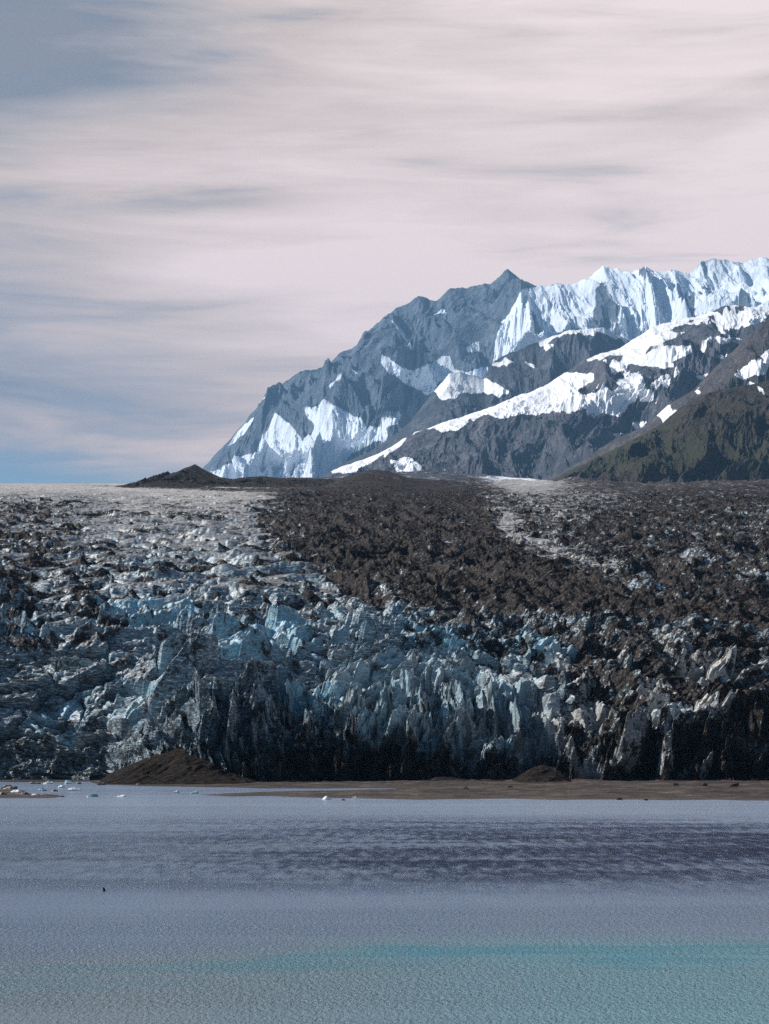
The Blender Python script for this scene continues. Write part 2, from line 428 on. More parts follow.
def build_glacier():
    NC = 1350
    u = np.linspace(-0.30, 0.30, NC).astype(f32)
    px1 = CX + F * u
    # wall top row in the photograph, per column
    wall = interp(px1, [(-300, 735), (0, 738), (30, 733), (60, 742), (95, 742), (125, 735), (160, 712), (185, 676), (215, 668), (260, 668), (300, 690), (340, 690), (380, 676), (430, 668), (480, 676), (520, 706), (560, 716), (600, 735), (640, 720), (700, 722), (735, 700), (769, 690), (1100, 690)])
    Yf = frontline(px1)
    # profile table as rows: control points (Y, Z) per column, then resampled
    rows = []
    Hw = (782 - wall) * Yf / F
    lean_ = interp(px1, [(-300, 0.2), (60, 0.2), (260, 0.75), (500, 0.95), (900, 0.8)])
    ctl = [(Yf, np.full(NC, -1.5)), (Yf + 1.5, np.full(NC, 0.0)), (Yf + 3 + Hw * lean_ * 0.28, Hw * 0.48), (Yf + 4 + Hw * lean_ * 1.25, Hw), (Yf * 0 + 597, 0 * Yf + 41.0 + 0.0)]
    ctl += [(0 * Yf + y, 0 * Yf + z) for y, z in ((700, 62), (900, 98), (1200, 149), (1600, 209), (2200, 294), (3000, 402), (3300, 428), (3900, 430))]
    cnt = [10, 150, 190, 330, 230, 270, 230, 200, 160, 120, 24, 6]
    Ys, Zs, Nx, Nz = [], [], [], []
    for k in range(len(ctl) - 1):
        t = np.linspace(0, 1, cnt[k], endpoint=False)[:, None]
        y0, z0 = ctl[k]; y1, z1 = ctl[k + 1]
        Ys.append(y0 + (y1 - y0) * t); Zs.append(z0 + (z1 - z0) * t)
    Ys.append(ctl[-1][0][None]); Zs.append(ctl[-1][1][None])
    Y = np.concatenate(Ys); Z = np.concatenate(Zs)
    # the scarp between wall top and the plateau bulges convexly
    X = u[None] * Y
    dY = np.gradient(Y, axis=0); dZ = np.gradient(Z, axis=0)
    L = np.sqrt(dY ** 2 + dZ ** 2) + 1e-6
    S = np.repeat(np.cumsum(L, axis=0).mean(axis=1, keepdims=True), NC, 1)
    ny, nz = -dZ / L, dY / L
    # soften the normals along the profile
    k = np.ones(61) / 61
    def sm(a):
        p = np.pad(a, ((30, 30), (0, 0)), mode='edge'); c = np.cumsum(p, axis=0)
        c = np.concatenate([np.zeros((1, a.shape[1])), c]); return (c[61:] - c[:-61]) / 61
    ny, nz = sm(ny), sm(nz); q = np.sqrt(ny ** 2 + nz ** 2); ny /= q; nz /= q
    px = CX + F * X / Y; py = HY - F * (Z - ZC) / Y
    px = px.astype(f32); py = py.astype(f32); X = X.astype(f32); S = S.astype(f32)
    wallm = ss(-8, 14, py - wall[None] - 4)                       # 1 on the wall, 0 above
    far = ss(600, 1300, Y).astype(f32)
    # warped surface coordinates
    wx = X + 5.0 * fbm(X / 26, S / 26, 1, 3) + 1.3 * fbm(X / 6, S / 6, 2, 2)
    ws = S + 6.0 * fbm(X / 30, S / 22, 3, 3) + 1.3 * fbm(X / 6, S / 6, 4, 2)
    uu_ = X / Y; lg_ = np.log(Y / 600.0)
    # ---- debris cover (rock coat and painted crevasse shade, in the plan of the glacier)
    nz1 = fbm(X / 60, Y / 90, 31, 4); nz2 = fbm(X / 16, S / 16, 32, 4)
    wpx = px + 26 * nz1 + 10 * nz2; wpy = py + 14 * nz2 + 6 * nz1
    mor = [(300, 476), (330, 470), (430, 470), (480, 484), (500, 500), (500, 530), (560, 565), (640, 592), (769, 600), (1000, 610), (1000, 640), (769, 632), (640, 624), (560, 618), (470, 612), (400, 604), (345, 596), (330, 575), (270, 545), (262, 520), (280, 500)]
    mor2 = [(480, 486), (545, 486), (600, 465), (1000, 465), (1000, 640), (769, 630), (640, 610), (560, 580), (520, 545), (490, 510)]
    mor3 = [(420, 612), (500, 610), (640, 622), (1000, 630), (1000, 670), (700, 650), (600, 672), (520, 690), (440, 660), (380, 640)]
    m1 = ss(-30, 16, sdf(wpx, wpy, mor) + 10 * nz2); m2 = ss(-14, 16, sdf(wpx, wpy, mor2)); m3 = ss(-22, 20, sdf(wpx, wpy, mor3))
    deb_shade = 0.93 * m1
    deb_shade = np.maximum(deb_shade, 0.74 * m2); deb_shade = np.maximum(deb_shade, 0.68 * m3)
    low = ss(690, 790, py) * ss(150, 330, px)
    deb_shade = np.maximum(deb_shade, (0.34 + 0.34 * ss(480, 640, px)) * ss(600, 650, py) * ss(300, 440, px) + 0.10 * ss(300, 400, px))
    deb_shade = np.maximum(deb_shade, 0.28 + 0.5 * low + 0.25 * nz2)
    mid = ss(130, 60, np.abs(px - 200)) * ss(640, 600, py)
    deb_shade = np.maximum(deb_shade, 0.30 * ss(560, 500, py) * ss(490, 520, py) + 0.12)
    deb_shade = np.clip(deb_shade - 0.12 * mid, 0, 1)
    m4 = ss(-2, 2, sdf(px + 8 * nz1, py + 2 * nz2, [(60, 485), (150, 486), (250, 488), (345, 486), (345, 497), (280, 494), (180, 490)]))
    flow = fbm((X + 0.28 * Y) / 9, (Y - 0.28 * X) / 130, 33, 5)
    deb_shade = np.clip(np.maximum(deb_shade, 0.75 * m4) + 0.55 * flow * ss(640, 580, py) * ss(240, 330, px), 0, 1)
    # bright streaks of bare ice on the moraine
    streak = np.maximum(ss(-7, 7, sdf(wpx, wpy, [(478, 505), (500, 498), (522, 520), (560, 545), (625, 575), (600, 580), (540, 556), (500, 545)])),
                        ss(-5, 5, sdf(wpx, wpy, [(505, 482), (600, 490), (640, 500), (600, 510), (560, 530), (530, 520), (510, 500)])) * 0.8)
    deb_shade = np.clip(deb_shade - 0.42 * streak * ss(-0.3, 0.25, flow + nz2 * 0.6), 0, 1)
    deb_shade = np.clip(deb_shade + 0.16 * ss(150, 20, px) * ss(490, 520, py) * ss(650, 600, py), 0, 1)  # darker towards the left edge of the plateau
    crack_shade = ss(0.04, 0.30, np.maximum(fbm(uu_ * 13 + 0.3 * nz2, lg_ * 46 + 0.25 * nz2, 34, 4, 0.6), fbm(uu_ * 24 + 0.2 * nz2, lg_ * 110, 35, 4, 0.6) - 0.06))      # crevasse shade lines across the flow, painted into the cover
    deb_shade = np.clip(deb_shade + (0.36 + 0.24 * ss(520, 570, py)) * crack_shade * ss(489, 505, py) * ss(680, 610, py) * ss(360, 300, px), 0, 1)
    crest = ss(-14, 12, sdf(wpx, wpy, [(330, 672), (420, 660), (510, 665), (560, 695), (525, 745), (430, 752), (345, 725)]))  # sunlit fin tops of the middle wall, brightened through the ice colour
    crumb = ss(-14, 12, sdf(wpx, wpy, [(520, 655), (640, 645), (900, 655), (900, 715), (640, 725), (560, 735)])) * ss(-0.15, 0.25, nz2)  # highlights on the right wall, painted as pale crumbs
    deb_shade = np.clip(deb_shade - 0.4 * crest - 0.42 * crumb, 0, 1)
    ribs = 0 * deb_shade
    for p in [[(598, 783), (622, 752), (640, 720), (652, 726), (636, 762), (614, 784)], [(652, 783), (661, 745), (650, 716), (670, 728), (677, 750), (667, 784)], [(677, 783), (683, 746), (694, 746), (688, 784)],
              [(697, 783), (703, 742), (715, 744), (707, 784)], [(540, 700), (575, 742), (628, 762), (622, 768), (568, 752), (532, 712)], [(640, 716), (700, 700), (735, 690), (738, 702), (700, 718), (650, 728)]]:
        ribs = np.maximum(ribs, ss(-1.0, 3.0, sdf(px + 5 * nz2, py + 3 * nz1, p)))
    deb_shade = np.clip(deb_shade - 0.38 * ribs, 0, 1)
    # ---- blue ice
    b1 = fbm(X / 20, S / 14, 41, 4)
    blue = 0.8 * ss(0.05, 0.45, b1) * ss(500, 640, py) * ss(790, 700, py) * (0.5 + 0.3 * ss(520, 300, px))
    patches = [[(205, 650), (215, 625), (300, 622), (318, 655), (262, 662)], [(25, 725), (60, 700), (92, 690), (75, 712), (40, 738)], [(270, 690), (300, 684), (350, 682), (380, 700), (320, 712), (262, 712)],
               [(395, 628), (480, 630), (600, 640), (560, 668), (420, 656)], [(345, 700), (420, 690), (470, 690), (430, 720), (380, 740)], [(100, 600), (200, 600), (200, 625), (90, 628)]]
    for p in patches: blue = np.maximum(blue, (0.72 + 0.5 * b1) * ss(-8, 9, sdf(wpx * 0.35 + px * 0.65, wpy * 0.35 + py * 0.65, p)))
    deb_shade = deb_shade * (1 - 0.75 * ss(0.5, 0.95, blue) * ss(-0.35, 0.25, nz2))
    blue = np.maximum(blue, 0.85 * crest * ss(-0.35, 0.3, fbm(X / 7, S / 12, 52, 4)))  # sunlit fin tops painted blue-white
    pale = ss(575, 492, py) * (1 - 0.8 * np.maximum(m1, m2)) * (0.75 + 0.3 * nz1) * (0.72 + 0.28 * mid)
    pale = np.maximum(pale, 0.7 * streak)
    pale = np.maximum(pale, 0.75 * ss(0.2, 0.6, fbm(X / 9, S / 5, 51, 4)) * ss(780, 715, py) * (0.4 + 0.6 * ss(380, 700, px)))  # painted highlights on the wall, stronger to the right
    pale = np.maximum(pale, np.maximum(0.25 * crest, 0.75 * crumb))
    pale = np.maximum(pale, ss(505, 488, py) * (1 - m1) * (1 - 0.9 * m2) * 0.9)
    pale = np.maximum(pale, 0.5 * ribs)
    # ---- shape: large serac blocks, smaller blocks, splinters
    top = 1 - wallm
    sc = 1 + 0.9 * far
    lft = ss(400, 250, px)                                       # cleaner, bigger blocks on the left
    pl = ss(610, 740, Y).astype(f32)
    f1, gap, dx, dy, r1, r2, r3 = voro(wx / 13.0, ws / 7.5, 60)
    Dl = (r1 - 0.5) * 9 + dx * (r2 - 0.5) * 12 + dy * (r3 - 0.85) * 10 - 3.5 * ss(0.12, 0.0, gap)
    f1, gap, dx, dy, r1, r2, r3 = voro(wx / 8.5, ws / 6.0, 61)
    Dm = (r1 - 0.5) * 6.5 + dx * (r2 - 0.5) * 11 + dy * (r3 - 0.75) * 9 - 2.6 * ss(0.14, 0.0, gap)
    D = Dl * lft + Dm * (1 - 0.75 * lft)
    f1, gap, dx, dy, r1, r2, r3 = voro(wx / 3.4, ws / 2.6, 62)
    D = D + ((r1 - 0.5) * 2.6 + dx * (r2 - 0.5) * 4.6 + dy * (r3 - 0.7) * 4.6 - 0.9 * ss(0.12, 0.0, gap)) * (1 - 0.5 * lft)
    # on the plateau: long blades of ice between crevasses that run across the flow, steep towards the bay
    lg = np.log(Y / 600.0).astype(f32); uu = X / Y
    ph = 21 * lg + 1.6 * fbm(uu * 11, lg * 9, 66, 4, 0.42)
    am = 0.2 + 1.2 * np.clip(fbm(uu * 16, lg * 14, 67, 2) + 0.4, 0, 1.2)
    fr = ph - np.floor(ph)
    Dp = (6.0 - 2.0 * far) * am * (np.minimum(fr / 0.34, 1) * (1 - fr) ** 0.8 * 1.25 - 0.3 - 0.45 * ss(0.07, 0, np.minimum(fr, 1 - fr)))
    ph = 52 * lg + 1.3 * fbm(uu * 20, lg * 16, 68, 3, 0.4)
    fr = ph - np.floor(ph)
    Dp = Dp + 3.0 * np.clip(fbm(uu * 30, lg * 34, 70, 3) + 0.4, 0, 1.2) * (np.minimum(fr / 0.3, 1) * (1 - fr) ** 0.8 * 1.25 - 0.3 - 0.5 * ss(0.09, 0, np.minimum(fr, 1 - fr)))
    ph = 125 * lg + 1.3 * fbm(uu * 38, lg * 34, 75, 2, 0.4); fr = ph - np.floor(ph)
    Dp = Dp + 1.5 * (1 - 0.6 * far) * np.clip(fbm(uu * 60, lg * 80, 76, 2) + 0.4, 0, 1.2) * (ss(0, 0.3, fr) * (1 - fr) * 1.2 - 0.3)
    f1, gap, dx, dy, r1, r2, r3 = voro(wx / 15.0 + 0.1 * ws / 5, ws / 4.6, 65)
    Dp = Dp + (r1 - 0.5) * 0.8 + dx * (r2 - 0.5) * 1.0 + dy * (r3 - 0.9) * 1.8 - 0.9 * ss(0.12, 0.0, gap)
    D = D * (1 - pl) + Dp * pl
    f1, gap, dx, dy, r1, r2, r3 = voro(wx / (1.5), ws / 1.2, 63)
    D = D + ((r1 - 0.5) * 0.8 + dx * (r2 - 0.5) * 1.7 + dy * (r3 - 0.5) * 1.7) * (1 - 0.9 * pl) * (1 - far) * (1 - 0.6 * lft)
    def blur(a):
        a = a.copy(); a[:, 1:-1] = (a[:, :-2] + 2 * a[:, 1:-1] + a[:, 2:]) / 4; a[1:-1] = (a[:-2] + 2 * a[1:-1] + a[2:]) / 4
        return a
    D = blur(D)
    amp = 1.0 - 0.3 * ss(800, 1400, Y)
    smo = 1 - 0.7 * ss(1300, 2300, Y)
    # crevasses across the flow on the plateau
    crev = 1 - np.abs(perlin(wx / 34, ws / 11, 71)) * 3.0
    crev = np.clip(crev, 0, 1) ** 1.5
    roll = fbm(wx / 40, ws / 17, 72, 3)
    plate = -3.0 * crev * (1 - 0.5 * m1) + 3.5 * roll
    # debris-covered ice: lumpy ridges instead of blocks
    lump = (ridged(wx / 34, ws / 18, 73, 6, 0.5) - 0.4) * 4.0 + (ridged((X + 0.28 * Y) / 15, (Y - 0.28 * X) / 85, 77, 4, 0.5) - 0.4) * 6.0 + fbm(wx / 4, ws / 3, 74, 4) * 1.0 + Dp * 0.5 * pl
    dd = ss(0.35, 0.75, deb_shade)
    Dtop = (D * (1 - 0.6 * dd) + lump * dd * 0.9) * amp + plate * ss(590, 700, Y) * 0.75
    # the wall: fins and flutes running down the face
    lean = 0.5 * (py - 700) * 0.27
    fx = X - lean * 1.0 * ss(300, 160, px) + lean * 0.9 * ss(330, 420, px) + 7.0 * fbm(X / 24, S / 14, 81, 3)
    fin = ridged(fx / 9.5, S / 24, 82, 5, 0.55)
    sm_wall = ss(190, 150, px) * 0.85 + 0.0
    fin2 = ridged(fx / 3.6 + 0.4 * fin, S / 11, 85, 4, 0.6)
    W = ((fin - 0.45) * 15 + (fin2 - 0.45) * 4.5) * (1 - sm_wall * 0.8)
    f1, gap, dx, dy, r1, r2, r3 = voro(fx / 5.0, ws / 8.5, 83)
    W = W + ((r1 - 0.5) * 4.5 + dx * (r2 - 0.5) * 8 + dy * (r3 - 0.75) * 8) * (1 - 0.6 * sm_wall) - 1.2 * ss(0.08, 0, gap)
    W = W + fbm(fx / 2.2, ws / 3, 84, 4) * 1.9 * (1 - 0.75 * sm_wall) + D * 0.18
    # hollows under the dirty ice to the right
    for p in [[(512, 786), (520, 735), (545, 712), (575, 742), (622, 762), (596, 786)], [(622, 786), (642, 750), (656, 724), (664, 786)], [(672, 786), (668, 742), (694, 734), (692, 786)], [(699, 786), (698, 745), (716, 735), (726, 786)],
              [(728, 786), (735, 730), (800, 722), (800, 786)]]:
        W = W - 9.0 * ss(-2.0, 4.0, sdf(px + 4 * nz2, py + 3 * nz2, p))
    W = W + 4.5 * ribs
    Dn = Dtop * top + W * wallm
    Dn = Dn * (1 - 0.92 * ss(2, 0, S)) * smo
    # moraine humps on the skyline
    hump = 16 * ss(60, 0, np.abs(px - 372)) * ss(1500, 2600, Y) + 20 * fbm(X / 110, Y / 300, 91, 5) * ss(1500, 2600, Y) * ss(300, 420, px)
    X2 = X + D * 0.12 * amp * top
    Y2 = Y + ny * Dn
    Z2 = Z + nz * Dn + hump
    # big slabs of clean ice standing out of the jumble
    return grid_mesh('glacier', X2, Y2, Z2, M_glacier, {'debris_shade': deb_shade, 'blue': blue, 'pale': pale, 'dust': ss(0.0, 0.4, flow + 0.5 * nz1 - 0.1) * ss(660, 600, py), 'face': wallm * (0.45 + 0.55 * ss(150, 330, px)) * (1 - 0.3 * crest) * (1 - 0.7 * ribs)})


tag(build_glacier(), 'crevassed tidewater glacier, blue ice on the left and dark rubble cover on the right', kind='structure')

# ================================================================== MOUNTAINS
def z1(p): return [(200 + x / 2.652, 240 + y / 2.652) for x, y in p]
def z2(p): return [(480 + x / 2.661, 240 + y / 2.661) for x, y in p]


def mountain(name, label, ridge, Yr, D, mat, base, seed, spur, amp, snow=None, polys=(), nc=900, nr=360, x0=-120, x1=900,
             p=1.0, crest=1.0, streak=1.0, extra=None, bend=0.0, flute=0.0, far=1.0):
    Yr, D, base, spur, amp, flute = Yr * far, D * far, base * far, spur * far, amp * far, flute * far   # same form, set farther off
    px0 = np.linspace(x0, x1, nc)
    rY = interp(px0, ridge)
    Xr = (px0 - CX) * Yr / F
    Zr = ZC + (HY - rY) * Yr / F
    v = np.concatenate([np.linspace(0, 1, nr), np.linspace(1, 2, nr // 5)[1:]])[:, None]
    X = np.repeat(Xr[None], len(v), 0); vv = np.repeat(v, nc, 1)
    f = np.clip(vv, 0, 1); bk = np.clip(vv - 1, 0, 1)
    Y = Yr - (1 - f) * D + bk * D * 0.8
    Z = base + (Zr[None] - base) * f ** p * (1 - bk)
    env = np.sin(np.clip(f, 0, 1) * math.pi) ** 0.7 * (1 - bk)
    h = np.clip((Zr[None] - base) / np.max(Zr - base), 0.02, 1)
    wv = fbm(X / (spur * 2.2), Y / (spur * 2.2), seed, 3) * spur * 0.8
    r = ridged((X + wv) / spur, (Y + bend * X) / (spur * 2.8), seed + 5, 7, 0.55)
    r2 = ridged((X + wv * 0.6) / (spur * 0.33), (Y) / (spur * 0.8), seed + 15, 4, 0.55)
    f_ = fbm(X / (spur * 0.2), Y / (spur * 0.2), seed + 9, 5)
    Z = Z + ((r - 0.42) * amp + (r2 - 0.4) * amp * 0.28 + f_ * amp * 0.10) * env * h ** 0.8
    Z = Z + fbm(X / (spur * 0.12), Y / (spur * .3), seed + 3, 4) * amp * 0.035 * crest * h
    if flute:
        fl = ridged((X + wv * 0.5) / (210 * far), Y / (3400 * far), seed + 41, 3, 0.6)
        Z = Z + (fl - 0.45) * flute * np.clip((1.02 - f) * 12, 0, 1) * env ** 0.4 * ss(515, 560, CX + F * X / Y)
    Y = Y - (r - 0.4) * amp * 0.35 * env * h
    px = (CX + F * X / Y); py = HY - F * (Z - ZC) / Y
    at_ = {}
    nn = fbm(X / (spur * 0.35), Y / (spur * 0.5), seed + 21, 4)
    st = fbm(X / (spur * 0.10), Y / (spur * 0.9), seed + 22, 4)
    s = np.zeros(X.shape)
    for q in polys:
        s = np.maximum(s, ss(-3.2, 3.2, sdf(px + 7 * nn, py + 6 * nn, q) + 7 * st * streak))
    if snow: s = snow(s, px, py, X, Y, Z, r, nn, st)
    at_['snow'] = s
    if extra: at_.update(extra(px, py, nn, st, r))
    return tag(grid_mesh(name, X, Y, Z, mat, at_, smooth=False), label, kind='structure')


A_ridge = [(-120, 640), (120, 545), (175, 500), (203, 468), (222.6, 447), (249, 417), (275, 391), (300, 371), (313, 370), (324, 368), (339.5, 353), (351, 350), (362, 340), (381, 321), (396, 308), (419, 298), (436, 300), (451, 290), (464, 289), (479, 285), (490, 283), (500, 276), (508, 270), (521, 279.5), (534.5, 286), (555, 283), (570, 284), (589, 279.5), (602, 270), (619, 277), (632, 273), (645, 270), (660, 274), (673.5, 270), (690, 272), (702, 262), (720.5, 261), (732, 262.5), (743, 262.5), (762, 256), (769, 258), (800, 268), (860, 262), (900, 275)]
A_snow = [z1(q) for q in (
    [(475, 300), (500, 310), (530, 335), (560, 345), (600, 330), (640, 305), (660, 310), (670, 345), (720, 350), (769, 330), (780, 400), (690, 370), (640, 380), (600, 410), (560, 385), (510, 360), (480, 330)],
    [(270, 440), (330, 425), (360, 440), (420, 470), (440, 500), (490, 500), (500, 520), (450, 550), (400, 570), (380, 600), (350, 650), (45, 650), (30, 615), (80, 590), (150, 570), (170, 520), (200, 460), (240, 490), (270, 530), (300, 490), (280, 465)],
    [(70, 550), (100, 515), (150, 470), (140, 490), (90, 540)], [(150, 440), (200, 400), (190, 415)], [(620, 200), (640, 175), (648, 190)], [(690, 290), (740, 265), (740, 300)], [(490, 470), (540, 455), (540, 480), (480, 500)],
    [(340, 385), (380, 345), (375, 370), (345, 392)], [(390, 330), (420, 352), (415, 358)], [(510, 215), (570, 290), (560, 292)])]
A_snow += [z2([(145, 122), (110, 150), (80, 200), (40, 260), (30, 320), (0, 380), (60, 440), (1200, 440), (1200, -40), (769, -40), (300, 20)])]


def a_snow(s, px, py, X, Y, Z, r, nn, st):
    right = ss(520, 545, px)
    rock = np.maximum(ss(-6, 8, sdf(px + 9 * nn, py + 9 * nn, z2([(170, 150), (240, 150), (330, 90), (350, 150), (420, 200), (420, 260), (330, 270), (150, 260), (130, 230)]))) * 0.8,
                      ss(-5, 6, sdf(px + 6 * nn, py + 8 * nn, z2([(580, 60), (610, 60), (625, 150), (590, 210), (480, 230), (560, 150)]))) * 0.8)
    s = s - right * rock * ss(-0.25, 0.25, st + nn * 0.7)
    s = s - right * 0.75 * ss(0.22, 0.5, st + 0.4 * nn)
    s = s - right * 0.8 * ss(9, 2, py - interp(px, A_ridge)) * ss(-0.1, 0.3, nn + st * 0.5)
    s = s + (1 - right) * 0.7 * ss(0.42, 0.6, st + 0.5 * nn) * ss(330, 420, py)
    return np.clip(s, 0, 1)


M_far = mat_mount('far_rock_and_snow', ((0.042, 0.060, 0.092), (0.075, 0.10, 0.14), (0.14, 0.168, 0.205)), 0.0036, bs=0.7, bd=100, snowc=(0.60, 0.67, 0.76))  # blue of distant haze put into the rock colour
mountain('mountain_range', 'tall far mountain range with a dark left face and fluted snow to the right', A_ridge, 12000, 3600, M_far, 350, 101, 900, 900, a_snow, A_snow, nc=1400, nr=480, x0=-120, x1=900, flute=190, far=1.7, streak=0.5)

B_ridge = [(250, 520), (320, 480), (334, 468), (381, 445.5), (411, 421), (434, 391), (449, 374), (460, 372), (479, 377), (484, 379), (491, 364), (502, 356), (536, 343), (570, 330), (604, 328), (615, 334), (626, 339), (650, 350), (700, 370), (769, 400), (820, 430)]
B_snow = [z1(q) for q in ([(620, 400), (660, 345), (700, 345), (769, 385), (790, 415), (700, 405), (680, 420), (640, 425)],)]
B_snow += [z2(q) for q in ([(0, 360), (80, 405), (50, 420), (0, 400)], [(150, 265), (240, 232), (330, 228), (400, 262), (390, 275), (330, 245), (240, 250), (160, 285)], [(170, 280), (205, 275), (205, 290), (180, 295)], [(105, 315), (145, 330), (140, 340)], [(30, 330), (60, 310), (90, 322), (50, 338)])]
M_mid = mat_mount('mid_rock_and_snow', ((0.022, 0.028, 0.038), (0.048, 0.055, 0.070), (0.11, 0.12, 0.14)), 0.0063, bs=0.8, bd=56)
mountain('rocky_peak', 'dark rocky peak with a snow cap in front of the far range', B_ridge, 8800, 1500, M_mid, 380, 201, 420, 320, None, B_snow, nc=800, nr=300, x0=230, x1=830, far=1.6, streak=0.6)

C_ridge = [(250, 520), (310, 485), (334, 470), (381, 453), (405, 438), (415, 432), (450, 421), (487, 409), (514, 398), (547.6, 384.7), (581.5, 362), (600, 353), (619, 349), (638, 336), (653, 326), (690, 317), (709, 313), (728, 306), (743, 307), (769, 307), (830, 300), (900, 310)]
C_snow = [z2(q) for q in (
    [(20, 448), (60, 420), (130, 390), (215, 350), (250, 345), (300, 352), (300, 370), (280, 385), (258, 400), (275, 412), (320, 405), (350, 395), (370, 375), (400, 365), (425, 358), (440, 370), (440, 400), (400, 430), (385, 452), (370, 468), (330, 462), (290, 452), (220, 458), (130, 468), (60, 478), (15, 468)],
    [(270, 322), (340, 300), (370, 283), (420, 247), (460, 222), (560, 197), (612, 188), (640, 200), (560, 218), (500, 240), (540, 245), (500, 268), (480, 280), (450, 285), (440, 300), (500, 280), (530, 275), (560, 280), (565, 300), (540, 312), (510, 322), (520, 340), (460, 340), (430, 335), (400, 330), (350, 352), (350, 340), (375, 325), (380, 305), (330, 315)],
    [(630, 255), (700, 230), (760, 210), (800, 175), (700, 168), (705, 190), (660, 220), (650, 240), (622, 262), (640, 275), (700, 265)],
    [(453, 385), (475, 360), (505, 360), (500, 385), (470, 398)], [(422, 405), (460, 398), (462, 425), (430, 432)], [(390, 478), (442, 485), (415, 503)], [(345, 515), (388, 503), (365, 524)], [(620, 310), (692, 298), (660, 318)], [(575, 360), (612, 353), (590, 375)],
    [(325, 432), (372, 430), (360, 445)])]
C_snow += [z1(q) for q in ([(345, 612), (430, 568), (480, 540), (548, 515), (535, 545), (480, 575), (430, 600), (420, 620)], [(562, 515), (620, 475), (680, 465), (769, 438), (800, 440), (769, 462), (700, 480), (680, 500), (640, 512), (620, 502)], [(513, 590), (560, 583), (592, 600), (580, 622), (520, 615)], [(640, 605), (650, 600), (650, 615)])]
def c_snow(s, px, py, X, Y, Z, r, nn, st):
    return np.clip(s + 0.75 * ss(0.20, 0.32, nn + 0.35 * st) * ss(440, 400, py) * ss(520, 580, px), 0, 1)


M_near = mat_mount('near_rock_and_snow', ((0.026, 0.030, 0.040), (0.058, 0.062, 0.080), (0.145, 0.148, 0.17)), 0.0094, bs=0.9, bd=33)
mountain('snowy_mountain', 'rounded grey rock mountain with bright broken snowfields on its shoulder', C_ridge, 6600, 1700, M_near, 350, 301, 330, 240, c_snow, C_snow, nc=1000, nr=420, x0=250, x1=900, streak=0.35, far=1.5)

D_ridge = [(500, 510), (540, 484), (574, 465.5), (611, 441), (645, 426), (668, 405), (694, 389), (705.5, 377), (720.5, 362), (735.5, 349), (750.6, 334), (769, 318), (800, 295), (860, 270), (940, 260)]
D_snow = [z2(q) for q in ([(465, 466), (550, 430), (547, 447), (480, 482)], [(678, 358), (769, 298), (830, 270), (830, 310), (769, 338), (700, 374)], [(708, 380), (735, 380), (735, 396), (712, 392)], [(560, 395), (590, 398), (575, 404)])]
M_hill = mat_mount('dark_rock', ((0.028, 0.027, 0.031), (0.058, 0.054, 0.058), (0.12, 0.11, 0.11)), 0.0155, bs=0.9, bd=18)
mountain('rock_ridge', 'dark brown rock ridge with a snow gully at the right edge', D_ridge, 5200, 900, M_hill, 380, 401, 230, 150, None, D_snow, nc=700, nr=300, x0=500, x1=940, far=1.3)

E_ridge = [(490, 520), (540, 486), (581.5, 465), (623, 445), (660, 425), (683, 405), (702, 395), (717, 390), (743, 386), (769, 381), (800, 372), (860, 350), (940, 330)]
def e_green(px, py, nn, st, r):
    return {'green': np.clip(0.22 + 0.55 * nn + 0.42 * ss(405, 450, py) - 0.9 * ss(468, 482, py) - 0.25 * ss(0.1, 0.4, st), 0, 1)}
M_green = mat_mount('mossy_rock', ((0.012, 0.010, 0.008), (0.032, 0.026, 0.020), (0.085, 0.070, 0.058)), 0.035, green=((0.018, 0.021, 0.009), (0.042, 0.045, 0.019)), bs=1.0, bd=11)
mountain('green_hillside', 'dark hillside with patchy green moss and brush beside the glacier', E_ridge, 4300, 900, M_green, 400, 501, 130, 120, None, [z2([(735, 388), (752, 396), (757, 410), (742, 400)])], nc=800, nr=360, x0=490, x1=940, extra=e_green, far=1.2)

# ice field beyond the moraine
def ice_field():
    u = np.linspace(-0.33, 0.20, 500); Yr = np.linspace(3350, 4700, 200)
    U, Y = np.meshgrid(u, Yr); X = U * Y; px = CX + F * U
    crest = interp(px, [(-300, 494), (160, 494), (240, 486), (380, 479), (420, 475.5), (470, 477.5), (520, 483), (560, 488), (800, 492)])
    t = ss(0, 1, (Y - 3350) / 1000)
    Z = 400 + (ZC + (HY - crest) * 4350 / F - 400) * t + fbm(X / 70, Y / 60, 605, 5) * 8
    return grid_mesh('ice_field', X, Y, Z, M_near, {'snow': 0.40 + 0.3 * ss(470, 530, px) + 0 * X})
tag(ice_field(), 'pale strip of broken ice behind the dark moraine', kind='structure')

# dark rock knolls on the left skyline
M_knoll = mat_mount('knoll_rubble', ((0.006, 0.005, 0.004), (0.014, 0.011, 0.009), (0.035, 0.028, 0.024)), 0.05, bs=1.0, bd=5)
mountain('rubble_knoll', 'twin dark rubble knolls rising from the ice on the left skyline', [(130, 530), (145, 503), (149, 484), (160, 476), (168, 471), (172, 475), (175, 474.5), (184, 469), (195, 464), (205, 470), (220, 477), (232, 479), (250, 477), (262, 476), (280, 478), (300, 478), (330, 479), (350, 484), (380, 500)], 2500, 420, M_knoll, 276, 701, 34, 7, nc=500, nr=160, x0=130, x1=380, p=1.0)

